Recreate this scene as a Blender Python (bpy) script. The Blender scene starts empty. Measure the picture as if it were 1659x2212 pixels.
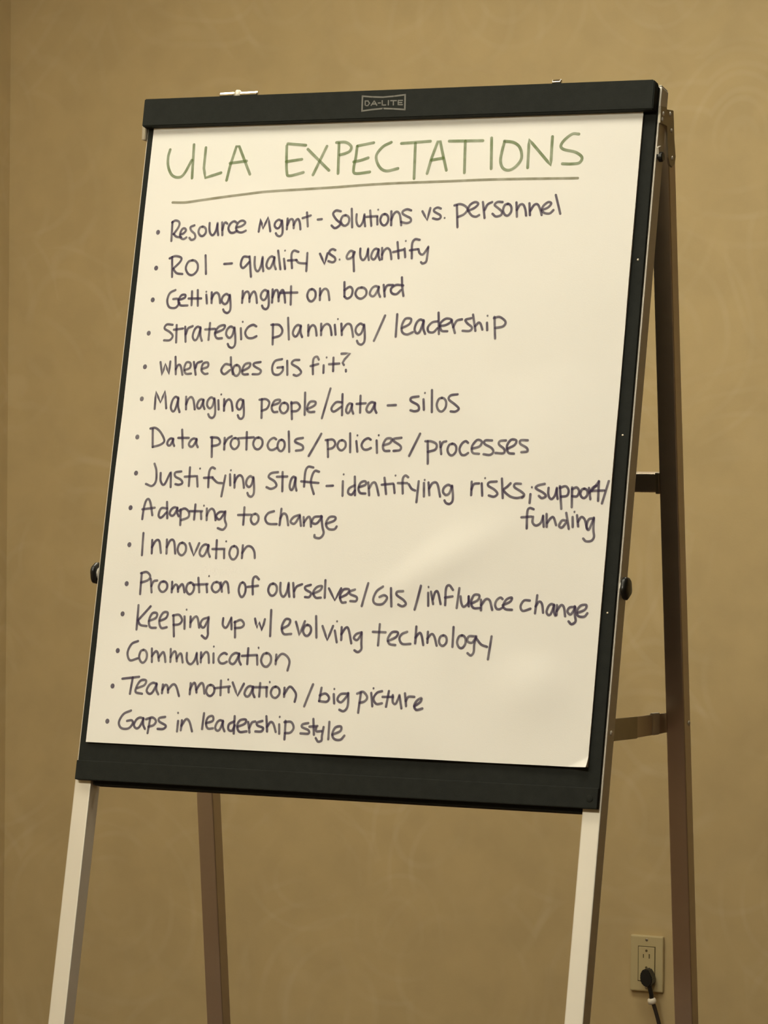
import bpy, bmesh, math
from mathutils import Vector, Matrix

C = bpy.context.scene.collection
SC = bpy.context.scene
Z0 = 1.0                       # height of the lower paper edge above the floor
A = math.radians(12)           # backward lean of the easel face
SA, CA = math.sin(A), math.cos(A)

# ------------------------------------------------------------------ camera
cam_d = bpy.data.cameras.new('camera')
cam = bpy.data.objects.new('camera', cam_d); C.objects.link(cam)
cam_d.sensor_fit = 'HORIZONTAL'; cam_d.sensor_width = 36.0
cam_d.lens = 36.0 * 7200 / 1659
cam_d.clip_start = 0.05; cam_d.clip_end = 60
cx = Vector((0.91099662, 0.4122974, 0.00979848))
cy = Vector((-0.0169231, 0.01363269, 0.99976385))
cf = Vector((-0.41206645, 0.91094731, -0.01939669))
mw = Matrix((( cx.x, cy.x, -cf.x, 1.7579849), (cx.y, cy.y, -cf.y, -3.72598667),
             (cx.z, cy.z, -cf.z, Z0 + 0.38083504), (0, 0, 0, 1)))
cam.matrix_world = mw
SC.camera = cam

# ------------------------------------------------------------------ world, exposure, lamps
w = bpy.data.worlds.new('room_air'); SC.world = w; w.use_nodes = True
w.node_tree.nodes['Background'].inputs[0].default_value = (1.0, 0.86, 0.62, 1)
w.node_tree.nodes['Background'].inputs[1].default_value = 0.02
SC.view_settings.view_transform = 'Standard'
SC.view_settings.look = 'None'
SC.view_settings.exposure = 0.17
SC.view_settings.gamma = 1.0
SC.view_settings.use_curve_mapping = False
LIGHT_COL = (1.0, 0.935, 0.745)
# x, y, strength of each ceiling panel lamp; back row added to brighten wall
LAMPS = [(-1.0, -0.55, 12.0), (0.25, -0.55, 13.0), (-1.0, -2.7, 42.0), (0.25, -2.7, 43.0), (-1.0, 1.2, 20.0), (0.25, 1.2, 18.0)]
CEIL = 2.95

# ------------------------------------------------------------------ helpers
def mat(name, col, rough=0.6, metal=0.0, spec=0.5, var=0.0, scale=30.0, bump=0.0, bscale=200.0):
    m = bpy.data.materials.new(name); m.use_nodes = True
    nt = m.node_tree; b = nt.nodes['Principled BSDF']
    b.inputs['Roughness'].default_value = rough; b.inputs['Metallic'].default_value = metal
    b.inputs['Specular IOR Level'].default_value = spec
    tc = nt.nodes.new('ShaderNodeTexCoord')
    n = nt.nodes.new('ShaderNodeTexNoise'); n.inputs['Scale'].default_value = scale
    n.inputs['Detail'].default_value = 4
    nt.links.new(tc.outputs['Object'], n.inputs['Vector'])
    r = nt.nodes.new('ShaderNodeValToRGB')
    r.color_ramp.elements[0].position = 0.3; r.color_ramp.elements[1].position = 0.7
    r.color_ramp.elements[0].color = tuple(c * (1 - var) for c in col) + (1,)
    r.color_ramp.elements[1].color = tuple(min(1, c * (1 + var)) for c in col) + (1,)
    nt.links.new(n.outputs['Fac'], r.inputs['Fac'])
    nt.links.new(r.outputs['Color'], b.inputs['Base Color'])
    if bump:
        n2 = nt.nodes.new('ShaderNodeTexNoise'); n2.inputs['Scale'].default_value = bscale
        bp = nt.nodes.new('ShaderNodeBump'); bp.inputs['Strength'].default_value = bump
        bp.inputs['Distance'].default_value = 0.002
        nt.links.new(tc.outputs['Object'], n2.inputs['Vector'])
        nt.links.new(n2.outputs['Fac'], bp.inputs['Height'])
        nt.links.new(bp.outputs['Normal'], b.inputs['Normal'])
    return m

def wallpaper(name):
    """tan wallpaper with faint fans of fine pale arcs"""
    m = bpy.data.materials.new(name); m.use_nodes = True
    nt = m.node_tree; N = nt.nodes.new; L = nt.links.new
    b = nt.nodes['Principled BSDF']; b.inputs['Roughness'].default_value = 0.62
    b.inputs['Specular IOR Level'].default_value = 0.25
    tc = N('ShaderNodeTexCoord')
    nz = N('ShaderNodeTexNoise'); nz.inputs['Scale'].default_value = 2.2; nz.inputs['Detail'].default_value = 1
    L(tc.outputs['Object'], nz.inputs['Vector'])
    mx = N('ShaderNodeMix'); mx.data_type = 'VECTOR'; mx.inputs[0].default_value = 0.16
    L(tc.outputs['Object'], mx.inputs[4]); L(nz.outputs['Color'], mx.inputs[5])
    fac = None
    for sc_, fr in ((3.1, 46.0), (4.3, 34.0)):
        v = N('ShaderNodeTexVoronoi'); v.inputs['Scale'].default_value = sc_; v.feature = 'F1'
        L(mx.outputs[1], v.inputs['Vector'])
        mu = N('ShaderNodeMath'); mu.operation = 'MULTIPLY'; mu.inputs[1].default_value = fr
        L(v.outputs['Distance'], mu.inputs[0])
        si = N('ShaderNodeMath'); si.operation = 'SINE'; L(mu.outputs[0], si.inputs[0])
        mr = N('ShaderNodeMapRange'); mr.inputs[1].default_value = 0.55; mr.inputs[2].default_value = 1.0
        L(si.outputs[0], mr.inputs[0])
        if fac is None: fac = mr.outputs[0]
        else:
            ad = N('ShaderNodeMath'); ad.operation = 'ADD'; L(fac, ad.inputs[0]); L(mr.outputs[0], ad.inputs[1]); fac = ad.outputs[0]
    # arcs fade in and out
    n3 = N('ShaderNodeTexNoise'); n3.inputs['Scale'].default_value = 5.0
    L(tc.outputs['Object'], n3.inputs['Vector'])
    r3 = N('ShaderNodeMapRange'); r3.inputs[1].default_value = 0.4; r3.inputs[2].default_value = 0.7
    L(n3.outputs['Fac'], r3.inputs[0])
    pr = N('ShaderNodeMath'); pr.operation = 'MULTIPLY'; L(fac, pr.inputs[0]); L(r3.outputs[0], pr.inputs[1])
    pr2 = N('ShaderNodeMath'); pr2.operation = 'MULTIPLY'; L(pr.outputs[0], pr2.inputs[0]); pr2.inputs[1].default_value = 0.095
    n4 = N('ShaderNodeTexNoise'); n4.inputs['Scale'].default_value = 14; n4.inputs['Detail'].default_value = 6
    L(tc.outputs['Object'], n4.inputs['Vector'])
    base = N('ShaderNodeMix'); base.data_type = 'RGBA'
    base.inputs[6].default_value = WALL_A + (1,); base.inputs[7].default_value = WALL_B + (1,)
    rr = N('ShaderNodeMapRange'); rr.inputs[1].default_value = 0.35; rr.inputs[2].default_value = 0.65
    L(n4.outputs['Fac'], rr.inputs[0]); L(rr.outputs[0], base.inputs[0])
    top = N('ShaderNodeMix'); top.data_type = 'RGBA'; top.inputs[7].default_value = WALL_C + (1,)
    L(pr2.outputs[0], top.inputs[0]); L(base.outputs[2], top.inputs[6])
    L(top.outputs[2], b.inputs['Base Color'])
    n5 = N('ShaderNodeTexNoise'); n5.inputs['Scale'].default_value = 260
    L(tc.outputs['Object'], n5.inputs['Vector'])
    bp = N('ShaderNodeBump'); bp.inputs['Strength'].default_value = 0.12; bp.inputs['Distance'].default_value = 0.001
    L(n5.outputs['Fac'], bp.inputs['Height']); L(bp.outputs['Normal'], b.inputs['Normal'])
    return m

def carpet(name):
    m = mat(name, (0.075, 0.042, 0.028), 0.95, var=0.0, bump=0.6, bscale=500)
    nt = m.node_tree; N = nt.nodes.new; L = nt.links.new
    tc = N('ShaderNodeTexCoord')
    v = N('ShaderNodeTexVoronoi'); v.inputs['Scale'].default_value = 3.2; L(tc.outputs['Object'], v.inputs['Vector'])
    s = N('ShaderNodeMath'); s.operation = 'MULTIPLY'; s.inputs[1].default_value = 26; L(v.outputs['Distance'], s.inputs[0])
    si = N('ShaderNodeMath'); si.operation = 'SINE'; L(s.outputs[0], si.inputs[0])
    mr = N('ShaderNodeMapRange'); mr.inputs[1].default_value = 0.3; mr.inputs[2].default_value = 0.6; L(si.outputs[0], mr.inputs[0])
    mx = N('ShaderNodeMix'); mx.data_type = 'RGBA'
    mx.inputs[6].default_value = (0.06, 0.028, 0.022, 1); mx.inputs[7].default_value = (0.12, 0.075, 0.04, 1)
    L(mr.outputs[0], mx.inputs[0]); L(mx.outputs[2], nt.nodes['Principled BSDF'].inputs['Base Color'])
    return m

def ink(name, col, alpha):
    """marker ink: lets a little of the paper through, so crossings are darker"""
    m = bpy.data.materials.new(name); m.use_nodes = True
    nt = m.node_tree; b = nt.nodes['Principled BSDF']
    b.inputs['Base Color'].default_value = col + (1,)
    b.inputs['Roughness'].default_value = 0.7; b.inputs['Specular IOR Level'].default_value = 0.2
    tc = nt.nodes.new('ShaderNodeTexCoord'); n = nt.nodes.new('ShaderNodeTexNoise'); n.inputs['Scale'].default_value = 60
    mr = nt.nodes.new('ShaderNodeMapRange'); mr.inputs[1].default_value = 0.3; mr.inputs[2].default_value = 0.7
    mr.inputs[3].default_value = alpha - 0.1; mr.inputs[4].default_value = min(1, alpha + 0.1)
    nt.links.new(tc.outputs['Object'], n.inputs['Vector']); nt.links.new(n.outputs['Fac'], mr.inputs[0])
    nt.links.new(mr.outputs[0], b.inputs['Alpha'])
    return m

def obj(name, bm, m, parent=None, smooth=False, label=None):
    """world-space bmesh -> one mesh object (relative to its thing's base)"""
    off = Vector((0, 0, 0))
    p = parent
    while p is not None: off += p.location; p = p.parent
    me = bpy.data.meshes.new(name)
    bmesh.ops.recalc_face_normals(bm, faces=bm.faces)
    for v in bm.verts: v.co -= off
    bm.to_mesh(me); bm.free()
    if smooth:
        for f in me.polygons: f.use_smooth = True
    me.materials.append(m)
    o = bpy.data.objects.new(name, me); C.objects.link(o)
    if parent: o.parent = parent
    if label: o['label'] = label
    return o

def struct(name, bm, m, parent=None):
    o = obj(name, bm, m, parent)
    if parent is None: o['kind'] = 'structure'
    return o

def thing(name, label, cat, loc, group=None):
    o = bpy.data.objects.new(name, None); C.objects.link(o)
    o.location = loc; o['label'] = label; o['category'] = cat
    if group: o['group'] = group
    o.empty_display_size = 0.1
    return o

FACE = Matrix(((1, 0, 0, 0), (0, SA, -CA, 0), (0, CA, SA, Z0), (0, 0, 0, 1)))   # (u, v, off) on the leaning face
def P(u, v, off=0.0): return FACE @ Vector((u, v, off))

def box(bm, x0, x1, y0, y1, z0, z1, M=None, bev=0.0, seg=2):
    t = bmesh.new()
    bmesh.ops.create_cube(t, size=1)
    for v in t.verts:
        v.co = Vector(((x0 + x1) / 2 + v.co.x * (x1 - x0), (y0 + y1) / 2 + v.co.y * (y1 - y0), (z0 + z1) / 2 + v.co.z * (z1 - z0)))
    if bev: bmesh.ops.bevel(t, geom=t.edges[:], offset=bev, segments=seg, affect='EDGES', profile=0.6)
    join(bm, t, M); return bm

def join(bm, t, M=None):
    if M is not None: bmesh.ops.transform(t, matrix=M, verts=t.verts)
    me = bpy.data.meshes.new('tmp'); t.to_mesh(me); t.free(); bm.from_mesh(me); bpy.data.meshes.remove(me)

def prism(bm, pts, h0, h1, M=None, bev=0.0):
    """polygon in the (x, y) of M, extruded from h0 to h1 along its z"""
    t = bmesh.new()
    a = [t.verts.new((p[0], p[1], h0)) for p in pts]; b = [t.verts.new((p[0], p[1], h1)) for p in pts]
    t.faces.new(a[::-1]); t.faces.new(b)
    for i in range(len(pts)):
        j = (i + 1) % len(pts); t.faces.new((a[i], a[j], b[j], b[i]))
    bmesh.ops.recalc_face_normals(t, faces=t.faces)
    if bev: bmesh.ops.bevel(t, geom=t.edges[:], offset=bev, segments=2, affect='EDGES')
    join(bm, t, M); return bm

def lathe(bm, prof, c, axis, seg=28, lobes=0, lobe=0.0):
    """profile of (radius, height) turned round an axis through c"""
    ax = Vector(axis).normalized(); a = ax.orthogonal().normalized(); b = ax.cross(a); c = Vector(c)
    rows = []
    for r, h in prof:
        rows.append([bm.verts.new(c + ax * h + (a * math.cos(2 * math.pi * i / seg) + b * math.sin(2 * math.pi * i / seg)) * r *
                     (1 + lobe * math.cos(lobes * 2 * math.pi * i / seg))) for i in range(seg)])
    for q in range(len(rows) - 1):
        for i in range(seg):
            j = (i + 1) % seg; bm.faces.new((rows[q][i], rows[q][j], rows[q + 1][j], rows[q + 1][i]))
    bm.faces.new(rows[0][::-1]); bm.faces.new(rows[-1]); return bm

def catmull(p, n=5):
    if len(p) < 3: return p
    q = [2 * p[0] - p[1]] + p + [2 * p[-1] - p[-2]]; out = []
    for i in range(1, len(q) - 2):
        for k in range(n):
            t = k / n
            out.append(0.5 * ((2 * q[i]) + (q[i + 1] - q[i - 1]) * t + (2 * q[i - 1] - 5 * q[i] + 4 * q[i + 1] - q[i + 2]) * t * t +
                              (3 * q[i] - q[i - 1] - 3 * q[i + 1] + q[i + 2]) * t ** 3))
    out.append(q[-2]); return out

def tube(bm, pts, r, seg=12):
    pts = [Vector(p) for p in pts]; rows = []; up = None
    for i, p in enumerate(pts):
        d = (pts[min(i + 1, len(pts) - 1)] - pts[max(i - 1, 0)]).normalized()
        if up is None: up = d.orthogonal().normalized()
        s = d.cross(up).normalized(); up = s.cross(d).normalized()
        rows.append([bm.verts.new(p + (s * math.cos(2 * math.pi * k / seg) + up * math.sin(2 * math.pi * k / seg)) * r) for k in range(seg)])
    for q in range(len(rows) - 1):
        for i in range(seg):
            j = (i + 1) % seg; bm.faces.new((rows[q][i], rows[q][j], rows[q + 1][j], rows[q + 1][i]))
    bm.faces.new(rows[0][::-1]); bm.faces.new(rows[-1]); return bm

# ------------------------------------------------------------------ materials
WALL_A = (0.475, 0.365, 0.190); WALL_B = (0.515, 0.395, 0.205); WALL_C = (0.75, 0.66, 0.48)
M_wall = wallpaper('tan_wallpaper')
M_carpet = carpet('brown_carpet')
M_ceil = mat('ceiling_paint', (0.78, 0.76, 0.70), 0.9, var=0.02)
M_base = mat('baseboard_paint', (0.30, 0.22, 0.13), 0.5, var=0.05)
M_black = mat('black_powder_coat', (0.0155, 0.0175, 0.0150), 0.7, var=0.12, scale=90, bump=0.15, bscale=900, spec=0.15)
M_blackp = mat('black_plastic', (0.010, 0.010, 0.009), 0.35, var=0.1)
M_alu = mat('satin_aluminium', (0.76, 0.72, 0.64), 0.58, metal=0.58, var=0.02, scale=12)
M_steel = mat('dull_steel', (0.40, 0.36, 0.29), 0.42, metal=1.0, var=0.06, scale=40)
M_chrome = mat('polished_chrome', (0.95, 0.93, 0.88), 0.12, metal=1.0, var=0.01)
M_rubber = mat('black_rubber', (0.015, 0.015, 0.015), 0.9, var=0.1)
M_paper = mat('white_paper', (0.86, 0.845, 0.81), 0.85, var=0.012, scale=9, spec=0.2, bump=0.05, bscale=700)
M_print = mat('grey_print', (0.16, 0.155, 0.135), 0.6, var=0.05)
M_plate = mat('ivory_plastic', (0.48, 0.395, 0.215), 0.4, var=0.02)
M_slot = mat('slot_brown', (0.10, 0.075, 0.03), 0.7, var=0.05)
M_cord = mat('cord_rubber', (0.022, 0.014, 0.009), 0.6, var=0.1)
M_tie = mat('white_tie', (0.70, 0.64, 0.54), 0.6, var=0.03)
M_ink = ink("purple_black_marker", (0.062, 0.042, 0.100), 0.66)
M_green = ink('green_marker', (0.15, 0.23, 0.07), 0.56)
M_olive = ink('olive_marker', (0.20, 0.19, 0.08), 0.52)
M_lampf = mat('lamp_frame_white', (0.8, 0.8, 0.78), 0.5, var=0.01)

def lamp_mat(s):
    m = bpy.data.materials.new('lamp_diffuser'); m.use_nodes = True; nt = m.node_tree
    e = nt.nodes.new('ShaderNodeEmission'); e.inputs[0].default_value = LIGHT_COL + (1,); e.inputs[1].default_value = s
    nt.links.new(e.outputs[0], nt.nodes['Material Output'].inputs[0]); return m

# ------------------------------------------------------------------ the room
XL, XR, YB, YF = -2.012, 5.6, 2.6, -6.5
struct('floor', box(bmesh.new(), XL - .1, XR + .1, YF - .1, YB + .1, -0.1, 0), M_carpet)
struct('ceiling', box(bmesh.new(), XL - .1, XR + .1, YF - .1, YB + .1, CEIL, CEIL + .1), M_ceil)
struct('wall_back', box(bmesh.new(), XL - .1, XR + .1, YB, YB + .1, 0, CEIL), M_wall)
struct('wall_left', box(bmesh.new(), XL - .1, XL, YF, YB, 0, CEIL), M_wall)
struct('wall_right', box(bmesh.new(), XR, XR + .1, YF, YB, 0, CEIL), M_wall)
struct('wall_front', box(bmesh.new(), XL - .1, XR + .1, YF - .1, YF, 0, CEIL), M_wall)
struct('baseboard_back', box(bmesh.new(), XL, XR, YB - .014, YB, 0, .10, bev=.003), M_base)
struct('baseboard_left', box(bmesh.new(), XL, XL + .014, YF, YB - .014, 0, .10, bev=.003), M_base)
struct('baseboard_right', box(bmesh.new(), XR - .014, XR, YF, YB - .014, 0, .10, bev=.003), M_base)
struct('baseboard_front', box(bmesh.new(), XL + .014, XR - .014, YF, YF + .014, 0, .10, bev=.003), M_base)

for i, (lx, ly, ls) in enumerate(LAMPS):
    side = 'left' if lx < 0 else ('middle' if lx < 1 else 'right')
    row = 'over the easel' if -2 < ly < 0 else ('added to brighten the back wall' if ly > 0 else 'behind the camera')
    t = thing('ceiling_light', 'square ceiling panel lamp, %s of the row %s' % (side, row), 'lamp', (lx, ly, CEIL), 'ceiling panel lamps')
    f = bmesh.new(); h = .31
    for a0, a1, b0, b1 in ((-h, h, -h, -h + .02), (-h, h, h - .02, h), (-h, -h + .02, -h + .02, h - .02), (h - .02, h, -h + .02, h - .02)):
        box(f, lx + a0, lx + a1, ly + b0, ly + b1, CEIL - .03, CEIL)
    obj('frame', f, M_lampf, t)
    obj('diffuser', box(bmesh.new(), lx - h + .02, lx + h - .02, ly - h + .02, ly + h - .02, CEIL - .022, CEIL - .002), lamp_mat(ls), t)

# ------------------------------------------------------------------ easel
easel = thing('flip_chart_easel', 'folding aluminium flip chart easel with a black board, standing before the tan wall', 'easel', (0, 0.1, 0))

# board: black panel, raised lower rail, rivets
b = bmesh.new()
box(b, -.3535, .3590, -.0485, .850, -.008, -.003, FACE, bev=.0012)
board = obj('board', b, M_black, easel)
lower = obj('lower_rail', box(bmesh.new(), -.3535, .3590, -.0485, -.0235, -.003, .0005, FACE, bev=.0012), M_black, board)
obj('back_rail', box(bmesh.new(), -.332, .3365, -.0535, -.022, -.030, -.009, FACE, bev=.002), M_black, board)
for u, v in ((.3508, .6285), (.3504, .408), (.3502, .1887)):
    obj('rivet', lathe(bmesh.new(), ((.0015, 0), (.0013, .0004), (.0006, .0006)), P(u, v, -.003), (0, -CA, SA), 12), M_steel, board)
obj('rivet', lathe(bmesh.new(), ((.0045, 0), (.004, .0006), (.002, .001)), P(.3491, -.0365, .0005), (0, -CA, SA), 14), M_black, board)

# clamp bar with its emblem and the bright catches along its top
pts = [(-.3555, .8168), (.3590, .8162), (.3590, .8523), (.3568, .8545), (-.3560, .8545)]
bar = obj('clamp_bar', prism(bmesh.new(), pts, -.003, .012, FACE, bev=.0012), M_black, easel)
def flat_line(bm, pl, wd, off):
    """thin printed line on the face"""
    for (a, c) in zip(pl[:-1], pl[1:]):
        a = Vector(a); c = Vector(c); d = (c - a).normalized(); n = Vector((-d.y, d.x)) * wd / 2; e = d * wd / 2
        q = [a - e - n, c + e - n, c + e + n, a - e + n]
        bm.faces.new([bm.verts.new(P(p.x, p.y, off)) for p in q])
LOGO = [[(-377, 8468), (-230, 8452), (-85, 8444), (70, 8452), (222, 8466), (238, 8268), (75, 8284), (-71, 8293), (-220, 8284), (-363, 8270), (-377, 8468)],
        [(-331, 8402), (-325, 8339), (-288, 8339), (-267, 8369), (-292, 8401), (-331, 8402)], [(-240, 8342), (-204, 8398), (-163, 8341)], [(-226, 8357), (-180, 8357)],
        [(-143, 8368), (-115, 8368)], [(-91, 8396), (-85, 8338), (-38, 8338)], [(-4, 8394), (0, 8338)], [(29, 8393), (106, 8391)], [(67, 8391), (71, 8336)],
        [(191, 8391), (134, 8392), (138, 8336), (196, 8334)], [(136, 8363), (186, 8362)]]
lg = bmesh.new()
for i, l in enumerate(LOGO): flat_line(lg, [(x * 1e-4, y * 1e-4) for x, y in l], .0021 if i == 0 else .0016, .0123 + i * 1e-5)
obj('emblem', lg, M_print, bar, label='grey bow-tie outline with small capital letters')
for a, c in ((-.2463, -.2262), (-.2168, -.1921), (.2210, .2324)):
    t = bmesh.new(); tube(t, [P(a, .8575, .006), P(a + .0008, .8575, .006), P(c - .0008, .8578, .006), P(c, .8578, .006)], .0032, 16)
    obj('catch', t, M_chrome, bar, smooth=True, label='bright metal catch on top of the clamp bar')
obj('catch_stud', lathe(bmesh.new(), ((.0045, -.003), (.0045, .006), (.003, .0085)), P(-.2212, .855, .005), (0, SA, CA), 16), M_alu, bar, smooth=True)

# front legs (continue the face down to the floor)
def front_leg(x0, x1, xin):
    vb = (-Z0 + .03 - .02 * SA) / CA
    o = obj('front_leg', box(bmesh.new(), x0, x1, vb, .8520, -.0335, -.0085, FACE, bev=.0016), M_alu, easel, label='pale aluminium front leg')
    obj('rubber_foot', box(bmesh.new(), x0 - .002, x1 + .002, vb - .028, vb + .035, -.0355, -.0065, FACE, bev=.003), M_rubber, o)
    obj('end_cap', box(bmesh.new(), x0 + .001, x1 - .001, .8520, .8540, -.0325, -.0095, FACE, bev=.001), M_steel, o)
    return o
legR = front_leg(.3375, .3612, 1)
legL = front_leg(-.3577, -.3342, -1)

# rear legs: lean the other way
B = math.atan(.117); SB, CB = math.sin(B), math.cos(B)
# local: x, s (up the leg), n (out to the rear)
REAR = Matrix(((1, 0, 0, 0), (0, -SB, CB, .3107 + .117 * Z0), (0, CB, SB, 0), (0, 0, 0, 1)))
def rear_leg(x0, x1):
    s1 = 1.795 / CB
    o = obj('rear_leg', box(bmesh.new(), x0, x1, .03, s1, 0, .0245, REAR, bev=.0016), M_rear, easel, label='aluminium rear leg, shade put into its colour')
    obj('rubber_foot', box(bmesh.new(), x0 - .002, x1 + .002, .001, .06, -.002, .0265, REAR, bev=.003), M_rubber, o)
    return o
M_rear = mat('shaded_aluminium', (0.60, 0.52, 0.44), 0.40, metal=1.0, var=0.04, scale=10)  # aluminium again, with the shade on the rear parts put into its colour
rearR = rear_leg(.333, .3575)
rearL = rear_leg(-.351, -.3265)
obj('cross_bar', box(bmesh.new(), -.3265, .333, 1.3265 / CB, 1.3505 / CB, .001, .0235, REAR, bev=.0025), M_rear, easel)
obj('cross_bar_bracket', box(bmesh.new(), .3275, .333, 1.325 / CB, 1.352 / CB, -.0008, .012, REAR, bev=.001), M_steel, easel)

YZ = Matrix(((0, 0, 1, 0), (1, 0, 0, 0), (0, 1, 0, Z0), (0, 0, 0, 1)))       # prism in (y, z), extruded along x
HB = [(.1735, .806), (.196, .8065), (.198, .804), (.2215, .805), (.226, .769), (.2315, .748), (.2285, .739), (.219, .7335), (.209, .736), (.203, .745), (.197, .783), (.172, .785)]
BRA = [(.026, .0535), (.202, .0470), (.202, .0195), (.026, .0258)]
BRB = [(.180, .0472), (.334, .0432), (.334, .0180), (.180, .0203)]
BRS = [(.261, .0470), (.287, .0462), (.287, .0182), (.261, .0190)]
RV = [(.030, .040), (.325, .031)]
for s, xa, xb in ((1, .3613, .3640), (-1, -.3632, -.3578)):
    o = obj('hinge_bracket', prism(bmesh.new(), HB, xa, xb, YZ, bev=.0006), M_steel, easel)
    xo = xb if s > 0 else xa
    for y, z in ((.183, .797), (.2085, .799), (.214, .779), (.218, .745), (.180, .790)):
        obj('rivet', lathe(bmesh.new(), ((.0030, 0), (.0026, .0008), (.0012, .0014)), (xo, y, Z0 + z), (s, 0, 0), 12), M_alu, o)
    # small thumb screw and catch under the bracket, on the front leg
    xl = .3612 if s > 0 else -.3577
    if s > 0: obj('thumb_screw', lathe(bmesh.new(), ((.0035, 0), (.0035, .002), (.0062, .002), (.0062, .006), (.005, .007)), (xl, .1735, Z0 + .743), (s, 0, 0), 16), M_blackp, easel)
    if s > 0: obj('catch_plate', prism(bmesh.new(), [(.166, .754), (.176, .757), (.178, .750), (.168, .746)], min(xl, xl + s * .003), max(xl, xl + s * .003), YZ), M_alu, easel)
    # black clamp knobs half way down
    k = obj('clamp_knob', lathe(bmesh.new(), ((.006, .002), (.0125, .0025), (.0138, .004), (.0138, .0075), (.011, .0095), (.004, .010)), (xl, .0610, Z0 + .2135), (s, 0, 0), 30, 5, .05), M_blackp, easel, smooth=True)
    obj('knob_stem', lathe(bmesh.new(), ((.008, 0), (.008, .002), (.005, .002), (.005, .004)), (xl, .0610, Z0 + .2135), (s, 0, 0), 16), M_alu, k)
    # folding side brace
    xa, xb = (.3305, .3325) if s > 0 else (-.3263, -.3243)
    xc, xd = (.3283, .3303) if s > 0 else (-.3241, -.3221)
    br = obj('brace_arm', prism(bmesh.new(), BRA, xa, xb, YZ, bev=.0005), M_steel, easel)
    b2 = obj('brace_arm', prism(bmesh.new(), BRB, xc, xd, YZ, bev=.0005), M_rear, easel)
    obj('brace_sleeve', prism(bmesh.new(), BRS, xc - .001, xd + .0012, YZ, bev=.0006), M_alu, b2)
    xf = (.3612 if s > 0 else -.3577); xr = (.3575 if s > 0 else -.351)
    for y, z, xx, pr in ((RV[0][0], RV[0][1], xf, br), (RV[1][0], RV[1][1], xr, b2)):
        obj('pivot_pin', lathe(bmesh.new(), ((.0035, 0), (.003, .001), (.0015, .0016)), (xx, y, Z0 + z), (s, 0, 0), 12), M_alu, pr)
    obj('spacer', box(bmesh.new(), .3322 if s > 0 else -.3345, .3378 if s > 0 else -.3260, .026, .034, Z0 + .036, Z0 + .044), M_steel, br)

# ------------------------------------------------------------------ paper pad
pad = thing('flip_chart_pad', 'white flip chart paper pad with handwritten list, clamped on the black easel board', 'paper pad', (0, 0.0, Z0))
def h(u, v):
    """gentle lie of the loose sheet, and the lower right corner curling forward"""
    k = max(0.0, min(1.0, (.80 - v) / .25))
    e = .0012 + k * (.0006 * math.sin(9 * u + 14 * v + .6) + .00045 * math.sin(23 * u - 11 * v) + .0004 * math.sin(31 * v + 5 * u) * max(0, u + .3)
        + .0003 * math.sin(47 * u + 29 * v + 1.0) * max(0, .5 - v) * 2) * (1 + 1.2 * k)
    e += .0060 * math.exp(-((u - .265) ** 2 + (v - .095) ** 2) / .045 ** 2) + .0040 * math.exp(-((u - .12) ** 2 / .09 ** 2 + (v - .24 - .5 * (u - .12)) ** 2 / .030 ** 2))
    # distance past the crease line (.3180, 0) - (.343, .013)
    d = ((u - .3180) * .013 - (v - .0) * .025) / .02818
    if d > 0: e += 16.0 * d * d + .38 * d
    d2 = ((u - .25) * .05 - v * .093) / .1056
    if d2 > 0: e += -.35 * d2 * d2
    return max(e, .0006)
us = [-.343 + .633 * i / 84 for i in range(85)] + [.290 + .053 * i / 26 for i in range(1, 27)]
vs = [.032 * i / 22 for i in range(23)] + [.032 + .808 * i / 104 for i in range(1, 105)]
bm = bmesh.new(); g = [[bm.verts.new(P(u, v * (1 + .0), h(u, v))) for u in us] for v in vs]
for j in range(len(vs) - 1):
    for i in range(len(us) - 1): bm.faces.new((g[j][i], g[j][i + 1], g[j + 1][i + 1], g[j + 1][i]))
sheet = obj('top_sheet', bm, M_paper, pad, smooth=True)
obj('under_sheets', box(bmesh.new(), -.3425, .3425, .0012, .8150, -.0028, .0004, FACE), M_paper, pad)

def stroke(bm, kind, p, wd, lift):
    """flat ribbon with round ends lying on the sheet"""
    if kind in '.B':
        r = .0030 if kind == 'B' else .0013
        c = p[0]; vs_ = [bm.verts.new(P(c.x + r * math.cos(a * math.pi / 7), c.y + 1.12 * r * math.sin(a * math.pi / 7), h(c.x, c.y) + lift)) for a in range(14)]
        bm.faces.new(vs_); return
    if kind == '~': p = catmull(p, 5)
    else:
        q = [p[0]]
        for a, c in zip(p[:-1], p[1:]):
            n = max(1, int((c - a).length / .006)); q += [a + (c - a) * (i / n) for i in range(1, n + 1)]
        p = q
    q = [p[0]]
    for a in p[1:]:
        if (a - q[-1]).length > .0004: q.append(a)
    p = q
    if len(p) < 2: return
    L_, R_ = [], []
    n = len(p)
    d0 = (p[1] - p[0]).normalized(); d1 = (p[-1] - p[-2]).normalized(); r = wd / 2
    tan = []
    for i in range(n): tan.append((p[min(i + 1, n - 1)] - p[max(i - 1, 0)]).normalized())
    row = []
    for k in (.98, .7, .3): row.append((p[0] - d0 * r * k, d0, r * math.sqrt(1 - k * k)))
    row += [(p[i], tan[i], r) for i in range(n)]
    for k in (.3, .7, .98): row.append((p[-1] + d1 * r * k, d1, r * math.sqrt(1 - k * k)))
    for c, t, rr in row:
        nn = Vector((-t.y, t.x)) * rr
        a = c + nn; e = c - nn
        L_.append(bm.verts.new(P(a.x, a.y, h(a.x, a.y) + lift))); R_.append(bm.verts.new(P(e.x, e.y, h(e.x, e.y) + lift)))
    for i in range(len(L_) - 1): bm.faces.new((L_[i], R_[i], R_[i + 1], L_[i + 1]))
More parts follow.
